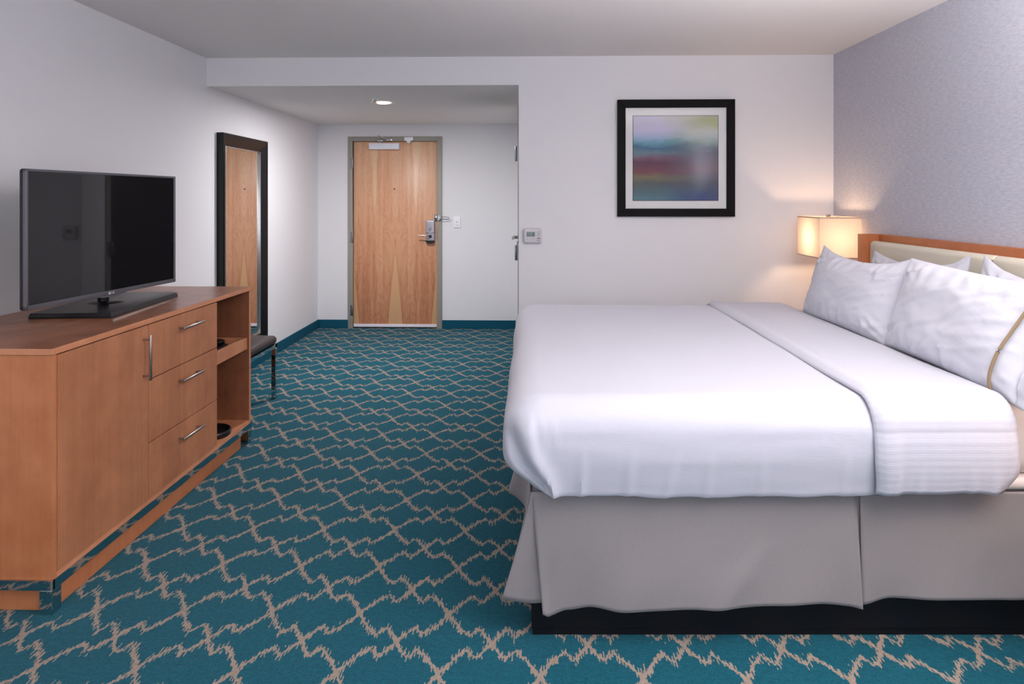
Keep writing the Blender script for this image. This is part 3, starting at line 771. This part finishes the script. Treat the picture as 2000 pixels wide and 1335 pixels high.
# ---------------------------------------------------------------- duvet
duv = thing('duvet', 'smooth white duvet covering the bed with its top turned down', 'duvet', (.5, 3.155, .76))
ZT = .768
def duvfn(p):
    q = p.copy(); x, y, z = p
    inw = 0
    if z < .467: inw = min(1, (.467-z)/.06); z = .467; q.z = z
    side = smooth(2.30, 2.14, y)            # near side face
    foot = smooth(.10, -.06, x)             # foot face
    low = smooth(.62, .455, z)
    # gentle crown on top
    if z > .70: q.z += .006*nz(x*1.5, y*1.5, 0)+.004*(1-((y-3.15)/1.05)**2)
    # near side: belly and hem scallop
    q.y -= side*(.012*math.sin(min(1, max(0, (z-.455)/.3))*PI))
    q.y += side*low*.012
    q.z += side*low*(.012*nz(x*3, 3)+.006*nz(x*9, 8))
    # soft vertical wrinkles low on the near side
    for (wx, wa, ww, tilt) in ((.16, .007, .012, .0), (.30, .006, .016, .10), (.42, .005, .014, .22), (.55, .004, .013, .05), (.72, .003, .015, .0), (.98, .003, .012, .0)):
        c = wx+tilt*(z-.455)
        q.y -= side*wa*math.exp(-((x-c)/ww)**2)*smooth(.66, .50, z)
    q.y -= side*.0012*nz(x*5, z*30, 1)
    # foot end: bulge in the middle, tucked under at the bottom
    q.x -= foot*.016*math.sin(min(1, max(0, (z-.455)/.32))*PI)
    q.x += foot*(.085*smooth(.575, .455, z)**1.3)
    q.x -= foot*.010*nz(y*2.3, z*3, 4)
    # near corner: gathered fold running down from the top corner
    cr = smooth(.30, .02, x)*side
    fx = -.012+.075*smooth(.70, .46, z)**1.2
    rid = math.exp(-((x-fx)/.028)**2)
    q.y -= cr*rid*.018*smooth(.74, .66, z)
    q.y += cr*.030*math.exp(-((x-(fx-.035))/.022)**2)*smooth(.72, .62, z)*smooth(.455, .50, z)
    for k, (dx_, am) in enumerate(((-.012, .006), (.02, .005), (.05, .004))):
        c = .02+dx_+.28*(.69-z)*.6
        q.y -= cr*am*math.exp(-((x-c)/.012)**2)*smooth(.60, .66, z)*smooth(.74, .70, z)
    q.y += .05*inw*side; q.x += .05*inw*foot
    return q
b = B(); rounded(b, (-.072, 2.128, .330), (1.16, 4.185, ZT), (.11, .10, .10), .011, 12, duvfn)
obj('duvet_cover', b, 'linen', duv)

# turned-down band: profile swept along X
def band_profile(n1=26, n2=60):
    ry, rz = .11, .11; y0, y1, z0, zt = 2.108, 4.205, .487, ZT+.016
    P = []
    for i in range(14): P.append((y0-.012*math.sin(i/14*PI*.9), z0+(zt-rz-z0)*i/14, 1))
    for i in range(n1+1):
        a = PI/2*i/n1; P.append((y0+ry-ry*math.cos(a), zt-rz+rz*math.sin(a), 1-i/n1))
    for i in range(1, n2): P.append((y0+ry+(y1-y0-2*ry)*i/n2, zt, 0))
    for i in range(n1+1):
        a = PI/2*(1-i/n1); P.append((y1-ry+ry*math.cos(a), zt-rz+rz*math.sin(a), i/n1))
    for i in range(1, 9): P.append((y1, zt-rz-(zt-rz-z0)*i/8, 1))
    return P
P = band_profile(); b = B(); NX = 44; g_ = []; uvl = b.loops.layers.uv.new('UVMap'); uvd = {}
arc = [0]
for i in range(1, len(P)): arc.append(arc[-1]+math.hypot(P[i][0]-P[i-1][0], P[i][1]-P[i-1][1]))
for j, (y, z, s_) in enumerate(P):
    row = []
    for i in range(NX+1):
        t = i/NX
        xl = 1.060+.006*nz(arc[j]*2.5, 1)+.010*smooth(2.5, 2.15, y)*smooth(.6, .5, z)
        xr = 1.512-.055*smooth(.56, .466, z)*(1 if y < 3 else 0)+.004*nz(arc[j]*3, 7)
        x = xl+(xr-xl)*t
        out = .003*nz(x*8, arc[j]*3, 2)
        th_ = -.012*(math.exp(-(t/.03)**2))            # edge rolls down at the fold
        roll = .010*math.exp(-((t-.10)/.07)**2)
        e = out+th_+roll - .010*math.exp(-((1-t)/.04)**2)
        ny_, nz_ = (-1, 0) if (s_ == 1 and y < 3) else ((1, 0) if s_ == 1 else (0, 1))
        if 0 < s_ < 1:
            a = s_*PI/2; ny_, nz_ = (-math.sin(a) if y < 3 else math.sin(a)), math.cos(a)
        low = smooth(.60, .466, z) if y < 3 else 0
        wr = 0
        for (wx, wa, ww) in ((1.13, .006, .010), (1.20, .004, .012), (1.36, .007, .014), (1.43, .009, .012)):
            wr += wa*math.exp(-((x-wx)/ww)**2)*low
        v = b.verts.new((x, y+ny_*(e+wr), z+nz_*e+(.006*nz(x*7, 5)*low)))
        uvd[v] = (x, arc[j]); row.append(v)
    g_.append(row)
for j in range(len(P)-1):
    for i in range(NX):
        f = b.faces.new((g_[j][i], g_[j][i+1], g_[j+1][i+1], g_[j+1][i]))
        for l in f.loops: l[uvl].uv = uvd[l.vert]
bmesh.ops.recalc_face_normals(b, faces=b.faces)
me = bpy.data.meshes.new('turned_down_fold'); b.to_mesh(me); b.free()
o = link('turned_down_fold', me, 'linen_stripe', duv); m = o.modifiers.new('s', 'SOLIDIFY'); m.thickness = .010; m.offset = -1
o['label'] = 'striped sateen turned-down top edge'

# the bed stands slightly out of square: its near side runs 1.5 degrees off the wall
bpy.context.view_layer.update()
for root in (bed, duv):
    stack = list(root.children)
    while stack:
        o = stack.pop(); stack += list(o.children)
        off = world_off(o)
        for v in o.data.vertices:
            x, y = v.co.x+off.x, v.co.y+off.y
            v.co.y += .027*max(0, x)*min(1.05, max(0, (4.12-y)/1.93))

# ---------------------------------------------------------------- pillows
def pillow_surface(A_, Bh, T_, seed, flange=0.0, topw=1.0, corner=.05):
    def f(a, b_, sgn):
        # a along length (-1..1), b up (-1..1)
        ta = max(0.0, 1-abs(a)**2.6); tb = max(0.0, 1-abs(b_)**2.4)
        aa = a
        if flange and a < 0:
            lim = 1-flange
            s = min(1, abs(a)/lim); ta = max(0.0, 1-s**3.0); ta = max(ta, .05*(1 if s >= 1 else 0))
        th = T_*math.sqrt(ta)*tb**.62
        # outline: corners drawn out
        X = A_*a*(1-corner*(1-b_*b_)*abs(a)**3)
        Y = Bh*b_*(1-corner*1.6*(1-a*a)*abs(b_)**3)
        # wrinkles: near top edge and corners
        e = 0.0
        ed = smooth(.25, .95, abs(b_))
        e += .0075*topw*ed*math.sin(a*30+3*nz(a*3, b_*2, seed)+seed)*max(0, .5+nz(a*4, 0, seed+3))
        ce = smooth(.45, 1.0, abs(a))*smooth(.1, .8, abs(b_))
        e += .006*ce*math.sin((abs(a)-abs(b_))*26+seed)
        e += .009*nz(a*2.2, b_*2.2, seed+9)+.0035*nz(a*6, b_*6, seed+2)
        rg = nz(a*3.2+b_*3.5, b_*1.2-a*.4, seed+20)
        e += .010*max(0, 1-abs(rg)*7)*smooth(1.0, .6, abs(b_))*(.4+.6*ce)
        k = min(1, (ta*tb)*3.5)
        if flange and a < -(1-flange): k = .5*tb; e += .012*math.sin(b_*9+a*7)
        return X, Y, sgn*(th+e*k)
    return f
def make_pillow(name, label, center, U, W, A_, Bh, T_, seed, flange=0.0, topw=1.0, bend=0.0, sag=0.0, tips=(0, 0), corner=.05, taper=0.0):
    """U: along length, W: up the pillow; normal N faces the foot of the bed"""
    U = Vector(U).normalized(); W = Vector(W).normalized(); N = U.cross(W).normalized()
    if N.x > 0: N = -N
    f = pillow_surface(A_, Bh, T_, seed, flange, topw, corner); c = Vector(center)
    def pt(a, b_, s):
        X, Y, Z = f(a, b_, s)
        if b_ > 0:
            Y += tips[0]*smooth(.70, 1, -a)*b_**4 + tips[1]*smooth(.70, 1, a)*b_**4
        X += taper*max(0, -a)*(b_+1)/2
        p = c+U*X+W*Y+N*Z
        p += N*(bend*(b_*b_-.3))
        p.z -= sag*(1-a*a)*max(0, b_)
        return p
    b = B(); na, nb = 84, 56
    ca = [math.sin(PI/2*(-1+2*i/na))*.55+(-1+2*i/na)*.45 for i in range(na+1)]; cb = [math.sin(PI/2*(-1+2*j/nb))*.6+(-1+2*j/nb)*.4 for j in range(nb+1)]
    G = {}
    for s in (1, -1):
        for i, a in enumerate(ca):
            for j, q in enumerate(cb):
                edge = i in (0, na) or j in (0, nb)
                key = (0 if edge else s, i, j)
                if key not in G: G[key] = b.verts.new(pt(a, q, 0.0 if edge else s) if edge else pt(a, q, s))
    for s in (1, -1):
        for i in range(na):
            for j in range(nb):
                q = []
                for di, dj in ((0, 0), (1, 0), (1, 1), (0, 1)):
                    ii, jj = i+di, j+dj; edge = ii in (0, na) or jj in (0, nb)
                    q.append(G[(0 if edge else s, ii, jj)])
                b.faces.new(q)
    bmesh.ops.recalc_face_normals(b, faces=b.faces)
    me = bpy.data.meshes.new(name); b.to_mesh(me); b.free()
    root = thing(name, label, 'pillow', c, 'white pillows on the bed')
    link('pillowcase', me, 'pillowcase', root)
    return root, pt
ZP = .80
# rear pair, upright against the padded headboard
make_pillow('pillow', 'white pillow leaning on the headboard behind the pillow nearest the lamp', (1.905, 3.47, .925), (0, 1, -.03), (.14, 0, 1), .42, .20, .075, 3.3, tips=(.02, .0), sag=.04)
make_pillow('pillow', 'white pillow leaning on the headboard behind the pillow with tan piping', (1.905, 2.55, .900), (0, 1, .10), (.14, 0, 1), .42, .20, .075, 8.1, tips=(.0, .02), sag=.02)
# front pair
make_pillow('pillow', 'white pillow at front closest to the lit table lamp', (1.600, 3.420, .937), (-.015, 1, 0), (.32, 0, 1), .45, .20, .105, 1.7, topw=1.2, tips=(.01, .01), sag=.03, bend=.02, taper=.03)
pr, pt = make_pillow('pillow', 'white front pillow with tan piping line near its open end', (1.605, 2.56, .935), (.0, 1, .03), (.32, 0, 1), .45, .20, .11, 5.2, flange=.20, topw=1.0, tips=(0, .0), sag=-.01, bend=.02)
b = B(); pts = []
for i in range(41):
    q = -1+2*i/40; pts.append(pt(-.63-.08*(q+1), q*.985, 1)+Vector((-.014, 0, .005)))
pts = [sum((pts[min(40, max(0, i+k))] for k in (-3, -2, -1, 0, 1, 2, 3)), Vector())/7 for i in range(41)]
tube(b, pts, .0055, 8); o = obj('piping', b, 'gold', pr); o['label'] = 'tan piping'

# ---------------------------------------------------------------- nightstands and lamps
def nightstand(y0, y1, label):
    x0, x1, zt = 1.62, 2.095, .60
    ns = thing('nightstand', label, 'nightstand', ((x0+x1)/2, (y0+y1)/2, 0), 'nightstands beside the bed')
    def pn(name, *a, mat='maple', parent=ns): b = B(); box(b, *a, bev=.001); return obj(name, b, mat, parent, False)
    pn('top_panel', x0-.005, x1, y0-.005, y1+.005, zt-.022, zt, mat='maple_top')
    pn('side_panel', x0+.02, x1, y0, y0+.018, .10, zt-.022, mat='maple_end'); pn('side_panel', x0+.02, x1, y1-.018, y1, .10, zt-.022, mat='maple_end')
    pn('shelf', x0+.02, x1, y0+.018, y1-.018, .10, .118); pn('back_panel', x1-.012, x1, y0+.018, y1-.018, .118, zt-.022)
    dw = pn('drawer', x0, x0+.02, y0+.003, y1-.003, .40, zt-.025)
    b = B(); cyl(b, (x0-.03, (y0+y1)/2-.07, .50), (x0-.03, (y0+y1)/2+.07, .50), .005, 12)
    for q in (-.05, .05): cyl(b, (x0, (y0+y1)/2+q, .50), (x0-.03, (y0+y1)/2+q, .50), .004, 10)
    obj('handle', b, 'nickel', dw)
    for x in (x0+.02, x1-.04):
        for y in (y0, y1-.04): pn('leg', x, x+.04, y, y+.04, 0, .10, mat='chrome')
    return ns
def lamp(cy, label, energy):
    cx, cz0, cz1 = 1.929, 1.026, 1.284; hx, hy = .129, .176
    lp = thing('table_lamp', label, 'lamp', (cx, cy, .60), 'table lamps on the nightstands')
    b = B(); rounded(b, (cx-.075, cy-.075, .60), (cx+.075, cy+.075, .62), (.004, .004, .004), .2, 3); obj('lamp_base', b, 'nickel', lp)
    b = B(); box(b, cx-.011, cx+.011, cy-.040, cy-.018, .62, 1.05, bev=.001); box(b, cx-.011, cx+.011, cy+.018, cy+.040, .62, 1.05, bev=.001)
    box(b, cx-.011, cx+.011, cy-.040, cy+.040, 1.03, 1.05, bev=.001); cyl(b, (cx, cy, 1.05), (cx, cy, 1.095), .016, 18)
    obj('lamp_stem', b, 'nickel', lp)
    # harp + finial
    b = B(); tube(b, [(cx, cy-.02, 1.09), (cx, cy-.05, 1.14), (cx, cy-.05, 1.21), (cx, cy, 1.275), (cx, cy+.05, 1.21), (cx, cy+.05, 1.14), (cx, cy+.02, 1.09)], .002, 6)
    obj('harp', b, 'nickel', lp)
    b = B(); box(b, cx-.010, cx+.010, cy-.010, cy+.010, 1.282, 1.298, bev=.001); obj('finial', b, 'nickel', lp)
    b = B(); ball(b, (cx, cy, 1.145), .030, 20, (1, 1, 1.25)); bl = obj('bulb', b, 'bulb', lp)
    bl.visible_shadow = True
    b = B(); r_ = .004
    loop = []
    for (sx, sy) in ((-1, -1), (1, -1), (1, 1), (-1, 1)): loop.append((cx+sx*hx, cy+sy*hy))
    lo = [b.verts.new((x, y, cz0)) for x, y in loop]; hi = [b.verts.new((x, y, cz1)) for x, y in loop]
    for i in range(4): b.faces.new((lo[i], lo[(i+1) % 4], hi[(i+1) % 4], hi[i]))
    sh = obj('lamp_shade', b, 'shade', lp, False)
    for z0, z1 in ((cz0-.001, cz0+.007), (cz1-.007, cz1+.001)):
        b = B()
        for q in ((cx-hx-.0015, cx+hx+.0015, cy-hy-.0015, cy-hy+.0008), (cx-hx-.0015, cx+hx+.0015, cy+hy-.0008, cy+hy+.0015),
                  (cx-hx-.0015, cx-hx+.0008, cy-hy, cy+hy), (cx+hx-.0008, cx+hx+.0015, cy-hy, cy+hy)):
            box(b, *q, z0, z1)
        obj('shade_trim', b, 'shade_trim', sh, False)
    L = bpy.data.lights.new('lamp_bulb_light', 'POINT'); L.energy = energy; L.color = (1, .63, .37); L.shadow_soft_size = .034
    lo_ = bpy.data.objects.new('lamp_bulb_light', L); lo_.location = (cx, cy, 1.145); C.objects.link(lo_)
    bl.visible_shadow = False
    return lp
nightstand(4.20, 4.77, 'wooden nightstand behind the bed in the corner by the picture wall')
nightstand(1.46, 2.04, 'wooden nightstand on the side of the bed nearer the window')
lamp(4.476, 'lit table lamp with rectangular fabric shade in the corner beside the headboard', 4.6)
lamp(1.75, 'lit table lamp with rectangular shade on the nightstand nearer the window', 7.5)

# ---------------------------------------------------------------- lights
def area(name, loc, rot, sx, sy, e, col, spread=None):
    L = bpy.data.lights.new(name, 'AREA'); L.shape = 'RECTANGLE'; L.size = sx; L.size_y = sy; L.energy = e; L.color = col
    if spread: L.spread = spread
    o = bpy.data.objects.new(name, L); o.location = loc; o.rotation_euler = rot; C.objects.link(o); return o
area('window_daylight', ((WX0+WX1)/2, YB-.09, (WZ0+WZ1)/2), (PI/2, 0, 0), WX1-WX0-.1, WZ1-WZ0-.1, 34, (.90, .93, 1.0))
L = bpy.data.lights.new('downlight_beam', 'AREA'); L.shape = 'DISK'; L.size = .13; L.energy = 37; L.color = (.99, .97, 1.0)
o = bpy.data.objects.new('downlight_beam', L); o.location = (-1.22, 5.62, HS-.025); C.objects.link(o)
fx, fy = 1.45, 1.10
fl = thing('added_uplight', 'added out-of-view uplight on a stand bouncing soft light off the ceiling', 'lamp', (fx, fy, 0))  # added, out of view: replaces flash bounced off the ceiling
b = B(); cyl(b, (fx, fy, .0), (fx, fy, .025), .14, 40, bev=.006); obj('lamp_base', b, 'nickel', fl)
b = B(); cyl(b, (fx, fy, .02), (fx, fy, 1.27), .012, 20); obj('pole', b, 'nickel', fl)
b = B(); n = 40; prof = [(.02, 1.25), (.10, 1.27), (.165, 1.33), (.16, 1.332), (.095, 1.278), (.02, 1.26)]
rings = [[b.verts.new((fx+r*math.cos(2*PI*k/n), fy+r*math.sin(2*PI*k/n), z)) for k in range(n)] for r, z in prof]
for i in range(len(rings)-1):
    for k in range(n): b.faces.new((rings[i][k], rings[i][(k+1) % n], rings[i+1][(k+1) % n], rings[i+1][k]))
obj('lamp_shade', b, 'white_plastic', fl)
L = bpy.data.lights.new('added_bounce_light', 'SPOT'); L.energy = 455; L.color = (1.0, .97, .98); L.spot_size = math.radians(165); L.spot_blend = .7; L.shadow_soft_size = .08  # added fill aimed up, so the ceiling throws soft light on the bed
o = bpy.data.objects.new('added_bounce_light', L); o.location = (fx, fy, 1.345); o.rotation_euler = (PI, 0, 0); C.objects.link(o)
w = bpy.data.worlds.new('World'); bpy.context.scene.world = w; w.use_nodes = True
w.node_tree.nodes['Background'].inputs[0].default_value = (.75, .85, 1, 1); w.node_tree.nodes['Background'].inputs[1].default_value = 1.0

# ---------------------------------------------------------------- camera
cam = bpy.data.cameras.new('Camera'); co = bpy.data.objects.new('Camera', cam); C.objects.link(co)
co.location = (0, 0, 1.4); co.rotation_euler = (PI/2, 0, math.radians(1.55))
cam.sensor_width = 36; cam.lens = 36*1333/2000; cam.shift_y = -(667.5-388)/2000; cam.clip_start = .05
sc = bpy.context.scene; sc.camera = co
sc.view_settings.view_transform = 'Standard'; sc.view_settings.look = 'None'; sc.view_settings.gamma = 1; sc.view_settings.exposure = 0
